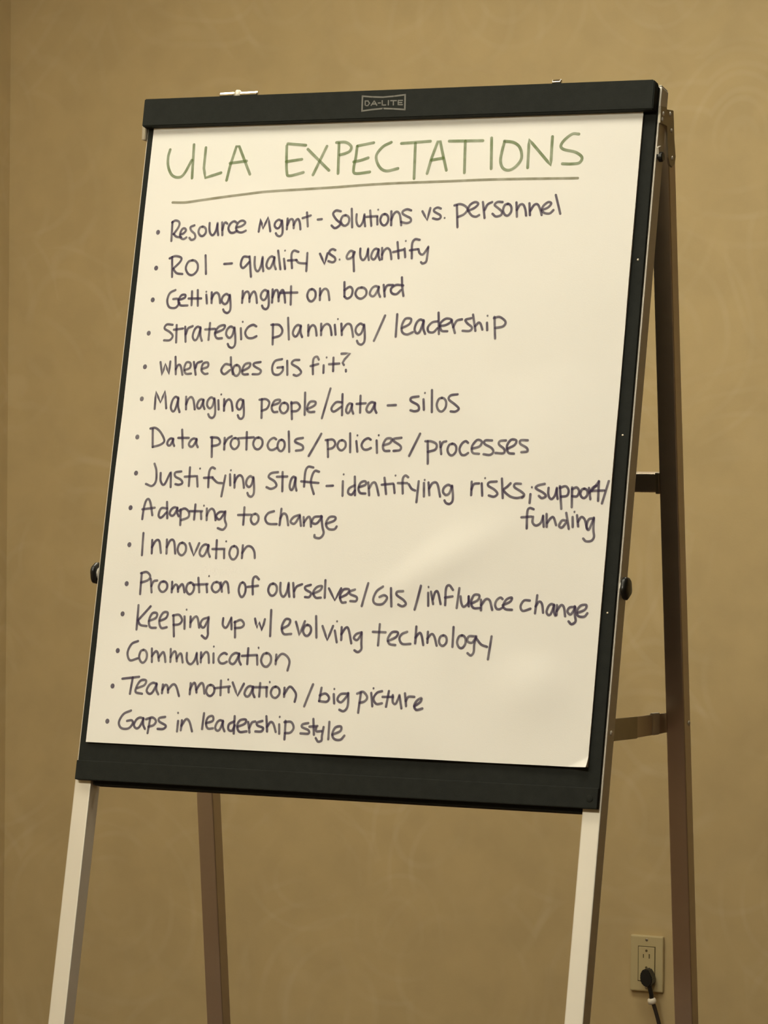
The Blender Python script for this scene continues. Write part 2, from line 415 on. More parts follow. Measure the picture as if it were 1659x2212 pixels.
INK = {
'T': """~-3148,7868 -3166,7765 -3151,7641 -3085,7523 -2990,7484 -2906,7525 -2810,7714|--2802,7926 -2778,7470|--2621,7880 -2618,7600 -2581,7469 -2359,7532|--2266,7427 -2237,7617 -2172,7885 -2132,7883 -2042,7707 -1933,7500|--2242,7658 -2002,7681|--1430,7898 -1167,7870|~-1441,7871 -1426,7695 -1402,7519 -1360,7464 -1163,7506|--1425,7657 -1204,7682|--1132,7815 -799,7523|--863,7847 -1022,7469|--694,7876 -666,7479|~-732,7893 -603,7893 -519,7837 -527,7777 -587,7745 -664,7727|--204,7875 -427,7839|~-433,7835 -438,7681 -452,7547 -423,7473 -220,7488|~-461,7628 -364,7645 -261,7676|~43,7874 -71,7817 -150,7700 -101,7565 5,7495 171,7524|-186,7854 589,7871|-382,7851 409,7385|-584,7447 631,7664 692,7864 725,7867 763,7740 847,7481|-629,7622 786,7644|-849,7865 1312,7857|-1071,7858 1099,7442|-1428,7889 1461,7485|~1609,7835 1587,7711 1579,7580 1622,7487 1706,7459 1797,7509 1861,7612 1829,7744 1740,7818 1608,7842|-1955,7485 1940,7852 2263,7509 2251,7881|~2603,7903 2515,7906 2415,7831 2375,7754 2426,7707 2577,7670 2670,7602 2643,7532 2537,7519 2416,7525""",
'U': """~-3026,7145 -2834,7141 -2625,7164 -2277,7203 -1930,7236 -1644,7260 -982,7285 -726,7294 -258,7317 188,7330 829,7336 1588,7344 2640,7333""",
'1': """B-3194,6743|--2996,6880 -2982,6621|~-3000,6873 -2955,6898 -2898,6878 -2894,6816 -2959,6715|~-2959,6715 -2912,6678 -2843,6671|~-2857,6707 -2810,6725 -2782,6764 -2808,6790 -2844,6774 -2864,6704 -2839,6656 -2800,6645 -2765,6666|~-2665,6827 -2719,6804 -2703,6757 -2646,6709 -2636,6654 -2685,6630 -2719,6659|~-2540,6809 -2579,6794 -2595,6739 -2566,6690 -2525,6681 -2489,6718 -2489,6770 -2516,6801 -2545,6806|~-2444,6854 -2438,6772 -2415,6709 -2376,6689 -2341,6745 -2328,6835|~-2327,6852 -2318,6770 -2298,6687|--2262,6858 -2238,6686|~-2246,6755 -2233,6832 -2211,6857 -2184,6840|~-2050,6851 -2088,6870 -2137,6840 -2160,6778 -2130,6723 -2082,6715 -2037,6737|~-2040,6785 -1968,6804 -1922,6846 -1961,6876 -2017,6858 -2051,6782 -2016,6729 -1958,6717 -1903,6740|--1714,6723 -1703,6894 -1658,6761 -1597,6915 -1547,6725|~-1403,6859 -1444,6878 -1486,6845 -1492,6795 -1454,6761 -1417,6782 -1396,6855|~-1395,6866 -1375,6766 -1372,6689 -1402,6656 -1443,6668 -1464,6697|--1318,6891 -1312,6747|~-1310,6804 -1286,6869 -1253,6882 -1230,6846 -1216,6760|~-1221,6803 -1193,6867 -1164,6880 -1137,6830 -1118,6743|--1050,6966 -1018,6780|--1104,6893 -992,6926|--887,6870 -830,6875|~-573,6974 -640,6986 -677,6942 -627,6869 -562,6812 -593,6769 -638,6753 -683,6787|~-499,6922 -541,6906 -560,6847 -529,6794 -485,6783 -446,6824 -445,6879 -474,6913 -505,6920|--423,7004 -391,6759|~-346,6930 -342,6851 -320,6791 -284,6772 -250,6826 -237,6912|~-236,6928 -228,6849 -210,6770|--161,6976 -124,6773|--205,6894 -53,6900|--52,6885 -42,6791|.-50,6985|~49,6927 10,6910 -7,6847 23,6790 65,6778 101,6822 101,6882 74,6918 44,6925|-137,6959 153,6777|~146,6849 175,6925 216,6953 256,6920 278,6847 293,6774|~412,6966 355,6982 301,6961 298,6925 357,6891 412,6863 420,6821 367,6800 288,6816|-571,6950 646,6833 676,6991|~821,6981 776,6995 734,6977 732,6947 779,6918 821,6894 828,6859 786,6841 725,6855|.886,6856|-1039,7017 1074,6732|~1005,7018 1078,7033 1149,7009 1188,6959 1148,6900 1072,6867|~1201,6943 1289,6984 1330,7033 1282,7055 1217,7019 1200,6954 1253,6882 1312,6864 1356,6885|-1390,7053 1433,6845|~1423,6949 1456,7019 1516,7050|~1658,7047 1590,7049 1554,7011 1609,6967 1659,6922 1652,6879 1585,6861 1536,6897|~1731,7024 1691,7006 1674,6941 1703,6883 1746,6871 1783,6916 1783,6977 1756,7014 1726,7021|-1846,7038 1869,6853|~1861,6940 1894,7004 1939,7008 1973,6948 1991,6866|-2022,7023 2042,6871|~2042,6925 2086,7000 2136,7004 2176,6933 2199,6868|~2193,6933 2274,6963 2314,7016 2273,7033 2216,6992 2193,6933 2236,6894 2304,6887 2350,6929|-2366,7123 2447,6879""",
'2': """B-3166,6259|--2944,6402 -2915,6136|~-2980,6387 -2898,6417 -2809,6392 -2820,6337 -2904,6253|~-2911,6245 -2853,6187 -2766,6173|~-2634,6358 -2697,6335 -2724,6250 -2678,6173 -2611,6159 -2552,6217 -2553,6297 -2596,6346 -2643,6354|--2452,6418 -2416,6168|--2163,6297 -2051,6303|~-1812,6385 -1896,6386 -1921,6286 -1879,6239 -1804,6315|--1805,6392 -1754,6121|~-1728,6383 -1721,6288 -1698,6216 -1660,6193 -1628,6259 -1617,6363|~-1616,6382 -1606,6287 -1585,6192|~-1443,6366 -1489,6388 -1531,6351 -1549,6273 -1517,6227 -1480,6248 -1445,6361|~-1447,6378 -1439,6285 -1410,6217|--1404,6463 -1344,6216|--1309,6354 -1278,6218|.-1305,6462|~-1112,6443 -1180,6460 -1207,6399 -1180,6229|--1249,6330 -1125,6336|~-1134,6336 -1088,6297 -988,6288|--984,6426 -974,6188|--805,6415 -727,6277 -699,6421|~-594,6460 -634,6474 -671,6454 -673,6419 -630,6388 -591,6361 -583,6321 -621,6301 -676,6316|.-521,6335|~-325,6431 -383,6447 -425,6379 -405,6341 -343,6370 -320,6431|--339,6416 -303,6179|~-245,6475 -240,6401 -220,6344 -184,6325 -150,6377 -137,6459|~-136,6474 -128,6399 -111,6324|~15,6453 -27,6472 -66,6440 -83,6371 -55,6331 -20,6350 13,6449|~11,6464 18,6382 43,6322|-59,6478 72,6331|~67,6390 95,6451 134,6474 171,6447 191,6388 204,6329|-266,6551 304,6338|-218,6422 352,6451|-374,6465 394,6352|.380,6564|~571,6576 506,6584 472,6524 487,6335|-449,6441 551,6455|~567,6455 589,6401 638,6386 694,6468|~700,6483 697,6355 688,6287 643,6265 620,6283""",
'3': """B-3166,5831|~-2843,5959 -2923,5918 -2949,5817 -2909,5731 -2815,5722 -2763,5784|~-2863,5839 -2795,5839 -2771,5784|~-2784,5823 -2694,5853 -2690,5892 -2749,5885 -2782,5808 -2742,5753 -2639,5749|--2594,5938 -2580,5751|--2511,5952 -2486,5743|--2634,5842 -2447,5840|--2377,5889 -2355,5773|.-2381,5928|--2301,5919 -2287,5777|~-2293,5834 -2267,5893 -2230,5915 -2194,5890 -2174,5832 -2161,5775|~-2040,5873 -2087,5894 -2133,5856 -2139,5799 -2096,5760 -2055,5785 -2033,5868|~-2032,5881 -2009,5767 -2005,5679 -2039,5642 -2084,5655 -2107,5688|--1850,5930 -1842,5773|~-1841,5835 -1815,5906 -1778,5921 -1752,5882 -1737,5787|~-1743,5834 -1712,5905 -1680,5920 -1650,5865 -1629,5771|~-1493,5921 -1535,5942 -1576,5904 -1581,5846 -1543,5808 -1506,5833 -1487,5916|~-1486,5929 -1464,5814 -1460,5726 -1489,5688 -1530,5701 -1551,5734|--1424,5948 -1413,5775|~-1414,5844 -1393,5922 -1361,5939 -1338,5895 -1322,5791|~-1328,5843 -1304,5921 -1276,5938 -1249,5877 -1228,5773|--1166,5987 -1146,5746|--1308,5901 -1070,5906|~-867,5950 -908,5931 -925,5862 -894,5801 -849,5789 -811,5837 -812,5901 -841,5940 -873,5947|--755,5956 -741,5804|~-746,5865 -718,5928 -679,5952 -641,5925 -621,5863 -607,5802|--421,6036 -400,5846|~-409,5930 -341,5974 -296,5936 -304,5853 -357,5820 -400,5846|~-170,5965 -225,5948 -250,5885 -212,5829 -154,5818 -102,5861 -100,5920 -136,5956 -177,5962|~72,5961 22,5978 -26,5948 -48,5883 -15,5845 27,5862 69,5956|~68,5970 73,5893 102,5836|-134,5992 166,5840|~155,5916 183,5984 263,5990|~408,5981 311,5990 244,5945 258,5885 324,5869 382,5921|-378,6087 394,5966 425,5845""",
'4': """B-3170,5383|~-2830,5493 -2916,5498 -2943,5444 -2861,5397 -2812,5343 -2848,5289 -2933,5286|--2770,5489 -2751,5257|--2805,5428 -2671,5442|--2640,5465 -2611,5264|~-2619,5365 -2595,5442 -2530,5472|~-2408,5441 -2455,5464 -2497,5423 -2514,5335 -2481,5284 -2443,5309 -2410,5436|~-2412,5455 -2402,5350 -2372,5274|--2278,5509 -2276,5286|--2339,5425 -2197,5432|~-2191,5378 -2078,5423 -2059,5477 -2142,5462 -2191,5378 -2157,5309 -2082,5308|~-1924,5439 -1972,5461 -2020,5419 -2025,5355 -1981,5312 -1939,5340 -1917,5433|~-1916,5447 -1891,5320 -1886,5222 -1920,5180 -1967,5194 -1991,5231|--1824,5437 -1804,5292|.-1805,5522|~-1604,5461 -1654,5482 -1723,5448 -1755,5377 -1716,5315 -1650,5306 -1589,5332|--1370,5488 -1348,5224|~-1393,5481 -1286,5480 -1229,5411 -1254,5342 -1350,5312|--1164,5571 -1124,5288|~-970,5459 -1016,5478 -1058,5443 -1076,5370 -1045,5327 -1008,5347 -972,5454|~-974,5470 -967,5382 -939,5318|--867,5477 -854,5337|~-859,5393 -835,5452 -800,5474 -767,5449 -748,5393 -736,5337|--687,5491 -673,5343|~-678,5402 -646,5464 -603,5488 -561,5461 -539,5401 -525,5342|--494,5475 -468,5346|.-458,5551|--403,5490 -379,5341|~-385,5399 -329,5481 -271,5474 -239,5398 -217,5315|~-88,5466 -135,5488 -183,5447 -189,5384 -146,5342 -103,5369 -81,5460|~-79,5474 -56,5350 -52,5254 -87,5213 -133,5227 -156,5263|-200,5591 82,5260|-367,5605 378,5312|~450,5424 548,5476 565,5543 485,5544 447,5454 463,5371 530,5341 607,5371|~742,5512 692,5535 646,5494 627,5408 660,5357 701,5381 740,5506|~738,5525 745,5422 776,5347|~926,5511 856,5496 806,5437 820,5377 885,5369 935,5421|-930,5623 963,5346|~963,5451 1049,5465 1122,5524 1040,5547 968,5481 993,5391 1073,5383|-1114,5524 1177,5360|~1146,5435 1185,5517 1254,5538|~1378,5552 1302,5531 1330,5486 1398,5433 1371,5389 1277,5389|-1397,5597 1449,5388|~1440,5448 1478,5492 1511,5477 1542,5403|-1596,5491 1608,5395|.1595,5581|-1690,5565 1724,5290|~1683,5550 1760,5564 1843,5505 1818,5445 1711,5424""",
'5': """B-3171,4933|--2949,4995 -2906,4822 -2874,4972 -2807,4833 -2805,5002|--2736,5064 -2705,4833|~-2713,4902 -2681,4956 -2645,4940 -2606,4825|~-2579,4887 -2507,4917 -2506,4979 -2566,4987 -2590,4902 -2557,4840 -2481,4840|--2457,4994 -2412,4825|~-2423,4917 -2405,4979 -2340,5002|~-2328,4902 -2248,4932 -2254,4986 -2319,4971 -2335,4886 -2287,4837 -2240,4840|~-1924,4955 -2000,4963 -2049,4886 -2001,4833 -1924,4886|--1927,5054 -1916,4963 -1876,4833|~-1831,4955 -1867,4938 -1881,4877 -1853,4823 -1814,4813 -1781,4855 -1782,4912 -1808,4946 -1836,4952|~-1740,4878 -1654,4924 -1643,4977 -1716,4962 -1748,4878 -1726,4833 -1660,4833|~-1496,4993 -1585,4977 -1581,4939 -1484,4886 -1503,4837 -1593,4833|~-1194,5030 -1291,5007 -1323,4924 -1297,4840 -1221,4828 -1169,4878 -1174,4924|--1248,4919 -1170,4928|--1118,5007 -1097,4825|~-947,5019 -1020,5015 -1048,4969 -952,4916 -904,4855 -957,4813 -1007,4825|~-669,5021 -698,5059 -744,5037 -746,4946 -733,4832|--777,4938 -671,4964|--592,4946 -585,4848|.-561,5048|--463,5044 -449,4870|--516,4961 -371,4968|--355,5096 -233,5103 -304,5021 -326,4976 -304,4948|--270,4885 -266,4863""",
'6': """B-3165,4504|--2958,4370 -2969,4601 -2883,4455 -2834,4609 -2789,4379|~-2625,4508 -2670,4533 -2709,4488 -2723,4394 -2691,4339 -2657,4365 -2627,4502|~-2630,4523 -2619,4410 -2589,4329|--2516,4533 -2499,4368|~-2505,4434 -2481,4503 -2445,4530 -2410,4500 -2389,4434 -2374,4368|~-2259,4488 -2297,4503 -2332,4474 -2346,4415 -2320,4380 -2290,4397 -2261,4484|~-2262,4497 -2256,4425 -2232,4373|~-2111,4505 -2155,4527 -2197,4486 -2201,4424 -2161,4383 -2124,4410 -2105,4500|~-2104,4513 -2080,4392 -2075,4297 -2106,4257 -2148,4270 -2170,4305|--2045,4489 -2027,4367|.-2012,4565|--1964,4504 -1949,4352|~-1955,4413 -1930,4477 -1894,4501 -1859,4474 -1839,4413 -1826,4352|~-1693,4484 -1732,4505 -1769,4466 -1772,4406 -1737,4368 -1704,4394 -1688,4479|~-1687,4492 -1666,4376 -1660,4285 -1687,4247 -1724,4259 -1744,4293|--1424,4506 -1401,4260|~-1456,4498 -1366,4506 -1312,4461 -1336,4385 -1407,4354|~-1266,4423 -1172,4461 -1168,4499 -1240,4484 -1272,4400 -1240,4340 -1183,4340|~-1096,4461 -1137,4445 -1155,4386 -1125,4335 -1081,4325 -1042,4366 -1042,4421 -1070,4453 -1102,4459|--1000,4469 -968,4248|~-999,4454 -918,4462 -871,4409 -906,4356 -979,4349|--818,4591 -794,4304|~-762,4380 -669,4425 -658,4471 -739,4470 -770,4380 -733,4342 -660,4343|--462,4644 -545,4260|~-284,4464 -365,4464 -422,4389 -384,4344 -286,4404|--283,4569 -263,4299|~-132,4434 -166,4450 -198,4421 -212,4360 -188,4324 -160,4342 -133,4430|~-135,4443 -129,4371 -107,4318|--27,4548 -12,4331|--72,4443 55,4451|~186,4449 138,4466 93,4435 72,4372 103,4335 143,4353 184,4445|~182,4459 187,4384 215,4329|-362,4425 473,4430|~771,4542 677,4527 674,4483 774,4431 788,4372 735,4352 678,4364|-842,4505 859,4372|.853,4587|-944,4624 969,4343|~1090,4528 1046,4507 1027,4432 1060,4366 1108,4354 1149,4406 1149,4476 1118,4518 1084,4525|~1295,4573 1202,4558 1184,4506 1277,4440 1329,4389 1286,4352 1223,4354""",
'7': """B-3164,3995|--2951,4101 -2922,3864|~-2986,4109 -2910,4117 -2827,4056 -2763,3950 -2816,3895 -2922,3864|~-2634,3969 -2669,3981 -2702,3959 -2716,3913 -2693,3886 -2664,3899 -2636,3966|~-2637,3976 -2632,3922 -2611,3882|--2522,4097 -2487,3860|--2565,3989 -2414,3991|~-2298,3970 -2342,3984 -2384,3958 -2404,3905 -2374,3875 -2337,3890 -2300,3967|~-2301,3978 -2296,3915 -2270,3870|--2080,4001 -2055,3743|~-2097,4001 -1996,3994 -1956,3941 -1985,3903 -2067,3887|--1896,3995 -1887,3843|~-1892,3919 -1853,3987 -1799,4018|~-1744,3996 -1786,3978 -1804,3916 -1772,3862 -1728,3852 -1689,3896 -1690,3953 -1718,3987 -1750,3993|--1589,4073 -1569,3846|--1696,3992 -1483,4006|~-1414,4006 -1461,3987 -1481,3921 -1447,3862 -1396,3852 -1353,3899 -1353,3960 -1385,3997 -1420,4003|~-1159,3982 -1198,4000 -1250,3969 -1274,3906 -1243,3852 -1193,3845 -1146,3869|~-1084,3979 -1119,3961 -1133,3897 -1106,3841 -1067,3831 -1035,3876 -1036,3935 -1061,3970 -1089,3976|--994,4085 -958,3822|~-785,4004 -873,3988 -886,3950 -783,3906 -777,3853 -865,3838|--531,4058 -679,3772|--434,3976 -405,3760|~-461,3976 -362,3984 -321,3932 -350,3880 -413,3861|~-230,3978 -270,3962 -289,3906 -259,3857 -216,3848 -178,3888 -177,3940 -205,3970 -236,3975|--125,4064 -103,3823|--30,3965 -4,3831|.-21,4039|~168,3986 128,4003 74,3974 48,3915 79,3864 131,3858 180,3880|-250,3975 269,3819|.274,4042|~351,3916 436,3946 454,3999 383,3998 343,3916 366,3849 438,3846|~587,4014 486,3999 489,3969 582,3911 580,3859 494,3846|-835,4068 711,3786|-947,3973 973,3689|~916,3973 994,3973 1069,3937 1060,3871 961,3840|-1113,3967 1144,3813|~1130,3901 1153,3960 1198,3975|~1285,3946 1243,3928 1225,3865 1255,3809 1300,3800 1339,3844 1340,3903 1311,3938 1279,3943|~1497,3957 1460,3977 1410,3942 1388,3871 1418,3810 1465,3801 1509,3828|~1558,3883 1656,3913 1682,3972 1617,3993 1555,3912 1571,3832 1658,3818|~1819,3988 1727,3987 1723,3943 1821,3893 1849,3842 1806,3805 1720,3814|~2005,3989 1928,3981 1917,3937 1992,3880 1989,3828 1881,3830|~2038,3887 2126,3932 2143,3990 2073,3997 2026,3924 2050,3836 2128,3823|~2296,3992 2204,3991 2201,3947 2290,3897 2302,3853 2226,3842""",
'8': """B-3117,3514|~-2866,3643 -2828,3551 -2817,3414 -2868,3349 -2956,3374|~-2762,3522 -2749,3415 -2693,3370 -2627,3523|--2616,3531 -2597,3341|~-2470,3548 -2553,3532 -2546,3479 -2466,3442 -2436,3397 -2483,3373 -2534,3380|--2351,3603 -2339,3360|--2412,3480 -2262,3490|--2237,3490 -2213,3354|.-2204,3589|~-1990,3592 -2034,3606 -2068,3545 -2059,3349|--2134,3469 -2010,3478|~-2010,3470 -1936,3411 -1869,3404|--1830,3503 -1857,3231|--1766,3519 -1746,3376|.-1759,3572|--1699,3512 -1682,3347|~-1689,3413 -1662,3483 -1623,3510 -1584,3481 -1562,3415 -1548,3348|~-1435,3479 -1476,3500 -1516,3459 -1521,3398 -1482,3359 -1446,3386 -1428,3474|~-1428,3487 -1405,3368 -1400,3275 -1429,3234 -1470,3247 -1490,3281|~-1087,3557 -1183,3541 -1210,3488 -1122,3437 -1091,3377 -1160,3339 -1228,3360|--1022,3558 -999,3311|--1096,3497 -950,3502|~-829,3479 -863,3500 -893,3460 -903,3378 -879,3330 -852,3353 -830,3474|~-832,3492 -823,3393 -800,3322|~-597,3623 -671,3630 -704,3562 -700,3375|--748,3442 -503,3423|~-510,3568 -568,3579 -602,3519 -607,3414 -552,3281|--386,3387 -298,3392|--167,3450 -152,3264|.-165,3539|~-1,3400 -69,3362 -79,3303 -29,3281 11,3334|--8,3511 20,3274|~65,3379 149,3410 145,3454 83,3438 58,3364 89,3305 161,3299|-186,3440 215,3277|~205,3366 243,3433 291,3426 346,3279|-403,3502 445,3296|-372,3413 529,3430|-539,3415 560,3312|.550,3533|~726,3513 684,3535 653,3483 672,3306|-592,3438 718,3440|~743,3425 788,3367 838,3346|-873,3464 869,3199|-946,3443 963,3274|.953,3482|-1008,3451 1035,3290|~1026,3378 1063,3444 1127,3438 1182,3277|~1321,3407 1273,3425 1223,3388 1216,3333 1259,3297 1303,3322 1328,3402|~1330,3414 1351,3306 1353,3221 1317,3184 1269,3196 1246,3227|-1592,3466 1600,3298|~1598,3371 1625,3437 1694,3446|-1730,3446 1751,3293|.1770,3512|~1931,3471 1832,3462 1821,3418 1910,3369 1954,3318 1911,3281 1840,3295|-1997,3508 2031,3264|~2118,3451 2076,3407 2034,3363 2118,3292 2212,3267 2302,3287|~2256,3446 2180,3445 2176,3401 2265,3352 2312,3309 2288,3273|-2394,3318 2393,3209|.2405,3405|~2569,3450 2479,3427 2460,3391 2556,3342 2598,3299 2547,3272 2507,3298|~2623,3401 2625,3332 2645,3280 2680,3264 2715,3313 2729,3388|~2731,3402 2737,3334 2753,3265|-2768,3424 2810,3144|~2770,3403 2844,3425 2886,3375 2870,3310 2796,3295|-2928,3412 2943,3168|~2930,3391 2989,3413 3023,3363 2999,3305 2938,3304|~3089,3400 3056,3386 3041,3336 3064,3293 3099,3285 3130,3320 3131,3366 3109,3393 3084,3398|-3147,3408 3175,3272|~3160,3351 3199,3416 3242,3438|-3267,3496 3277,3252|-3173,3372 3345,3382|-3181,3373 3268,3489|-3394,3498 3329,3221|~2454,3131 2399,3144 2374,3093 2385,2891|-2304,3027 2432,3039|~2455,3037 2455,2965 2503,2930 2561,2967 2584,3046|-2583,3054 2603,2917|-2626,3076 2641,2918|~2644,2968 2684,3027 2721,3034 2760,2942|~2883,3001 2830,3000 2799,2935 2838,2914 2886,2973|-2879,3095 2927,2902|-2965,3046 2976,2924|.2983,3111|-3020,3069 3045,2933|~3039,2990 3075,3048 3122,3020 3163,2906|~3241,3037 3175,3021 3153,2935 3186,2893 3235,3022|~3240,3044 3246,2894 3261,2808 3229,2758 3162,2752 3124,2784""",
'9': """B-3138,3056|~-2950,2910 -2946,3047 -2928,3146 -2895,3177 -2858,3124 -2813,2965|--2966,3039 -2791,3064|~-2614,3060 -2698,3058 -2724,2967 -2683,2937 -2616,3007|--2624,3143 -2595,2931|~-2465,3063 -2508,3077 -2550,3050 -2569,2996 -2540,2965 -2503,2981 -2467,3060|~-2468,3072 -2463,3008 -2437,2961|--2419,3048 -2400,2847|~-2442,3032 -2362,3064 -2299,3020 -2299,2952 -2395,2912|--2215,3119 -2212,2923|--2283,3031 -2108,3034|--2124,3023 -2110,2932|.-2092,3106|--2046,3069 -2031,2919|~-2037,2979 -2011,3043 -1974,3068 -1938,3041 -1917,2981 -1904,2921|~-1784,3029 -1858,3027 -1902,2974 -1847,2930 -1783,3021|~-1776,3036 -1772,2931 -1742,2856 -1782,2799 -1858,2817|--1510,3093 -1501,2869|--1590,2994 -1409,3001|~-1347,3014 -1386,2997 -1402,2939 -1373,2888 -1332,2879 -1297,2920 -1297,2974 -1324,3006 -1353,3011|~-1087,3051 -1166,3024 -1199,2956 -1151,2890 -1028,2885|--985,3083 -986,2874|~-987,2960 -953,3021 -902,2999 -864,2873|~-716,3010 -802,2979 -836,2918 -777,2897 -715,2995|--715,2995 -685,2869|--660,2981 -644,2870|~-646,2914 -600,2982 -566,2968 -543,2861|~-407,2993 -511,2984 -536,2916 -470,2903 -406,2986|~-416,3000 -386,2867 -360,2779 -402,2719 -475,2725 -483,2754|~-333,2905 -233,2944 -222,2989 -302,2987 -341,2905 -302,2839 -221,2833 -190,2871""",
'10': """B-3098,2572|--2911,2728 -2901,2440|--2774,2640 -2761,2466|~-2768,2549 -2722,2633 -2671,2627 -2631,2477|--2565,2652 -2551,2471|~-2556,2554 -2514,2645 -2462,2631 -2426,2474|~-2341,2619 -2382,2598 -2399,2528 -2367,2467 -2321,2456 -2283,2506 -2285,2571 -2315,2609 -2347,2615|--2239,2613 -2160,2454 -2101,2616|~-1960,2585 -2012,2603 -2060,2567 -2081,2492 -2046,2450 -2004,2471 -1963,2580|~-1965,2596 -1957,2508 -1926,2444|--1852,2659 -1835,2427|--1901,2545 -1728,2549|--1730,2527 -1719,2430|.-1715,2647|~-1592,2590 -1634,2568 -1651,2494 -1618,2429 -1572,2418 -1534,2470 -1535,2539 -1565,2580 -1598,2586|--1470,2600 -1463,2435|~-1467,2503 -1411,2586 -1345,2580 -1297,2521 -1280,2440""",
'11': """B-3083,2065|--2878,2206 -2873,1935|~-2889,2206 -2807,2223 -2750,2172 -2778,2118 -2875,2085|--2737,2134 -2708,1962|~-2718,2044 -2692,2105 -2643,2117|~-2549,2109 -2592,2092 -2611,2033 -2579,1982 -2533,1974 -2493,2016 -2493,2070 -2522,2102 -2555,2106|--2424,2105 -2416,1970|~-2413,2015 -2377,2068 -2342,2054 -2325,1980|~-2330,2017 -2287,2078 -2259,2057 -2233,1975|~-2159,2104 -2198,2085 -2213,2020 -2183,1964 -2141,1955 -2106,2001 -2107,2061 -2135,2096 -2165,2101|--2056,2167 -2021,1981|--2120,2075 -1914,2091|--1931,2088 -1910,1984|.-1907,2193|~-1787,2121 -1832,2104 -1851,2047 -1819,1998 -1772,1990 -1731,2031 -1730,2083 -1760,2114 -1794,2119|--1727,2115 -1697,1997|~-1711,2049 -1671,2124 -1627,2103 -1597,1985|~-1413,2124 -1446,2100 -1458,2020 -1429,1950 -1392,1938 -1362,1995 -1365,2069 -1391,2113 -1418,2120|~-1187,2167 -1236,2203 -1272,2157 -1251,1972|--1335,2066 -1190,2085|~-982,2120 -1024,2100 -1041,2033 -1009,1975 -964,1965 -926,2013 -927,2075 -956,2111 -988,2117|~-882,2130 -876,2043 -854,1977 -816,1957 -783,2019 -771,2115|~-770,2133 -760,2046 -741,1959|--708,2135 -676,1958|~-684,2032 -655,2092 -586,2123|~-465,2119 -535,2095 -530,2058 -453,2016 -472,1964 -528,1962|~-421,2009 -329,2056 -311,2108 -381,2092 -422,2024 -383,1959 -311,1961|--271,2183 -258,1962|--212,2081 -116,1933 -44,2086|~-48,1968 43,2015 68,2074 -11,2072 -50,1990 -18,1911 38,1912|~148,2076 87,2053 91,2016 182,1982 179,1931 100,1929|-321,2161 265,1870|~531,2123 450,2063 414,1959 452,1902 546,1905 601,1979 558,2014 497,1991|-643,2104 667,1879|~812,2072 734,2063 731,2019 823,1964 859,1914 815,1883 758,1904|-1047,2144 983,1848|-1149,2060 1161,1901|.1150,2132|-1186,2075 1225,1924|~1219,1982 1242,2070 1280,2071 1326,1927|~1479,2105 1426,2161 1384,2117 1389,1915|-1380,2008 1479,2025|-1561,2129 1547,1883|~1587,2028 1602,1950 1638,1900 1695,1952 1694,2031|-1694,2031 1706,1909|~1741,1946 1821,1992 1831,2050 1762,2048 1732,1960 1770,1890 1854,1892|-1860,1993 1872,1864|~1869,1928 1920,2002 1975,1989 2017,1875|~2141,2012 2110,2029 2068,1999 2049,1941 2073,1891 2114,1885 2151,1908|~2149,1936 2243,1982 2261,2033 2195,2010 2156,1937 2191,1888 2276,1883|~2500,2004 2424,2002 2385,1929 2421,1873 2517,1904|-2592,2071 2582,1849|~2582,1935 2622,1993 2662,1966 2687,1859|~2823,1953 2784,1969 2748,1937 2731,1871 2758,1833 2790,1852 2821,1949|~2820,1963 2825,1885 2848,1829|-2859,1957 2863,1836|~2861,1886 2912,1959 2952,1931 2976,1825|~3093,1942 3026,1933 3001,1883 3049,1849 3101,1936|~3092,1950 3103,1836 3117,1766 3068,1729 3027,1763|~3137,1873 3223,1911 3240,1968 3166,1959 3121,1886 3148,1831 3223,1826 3261,1869""",
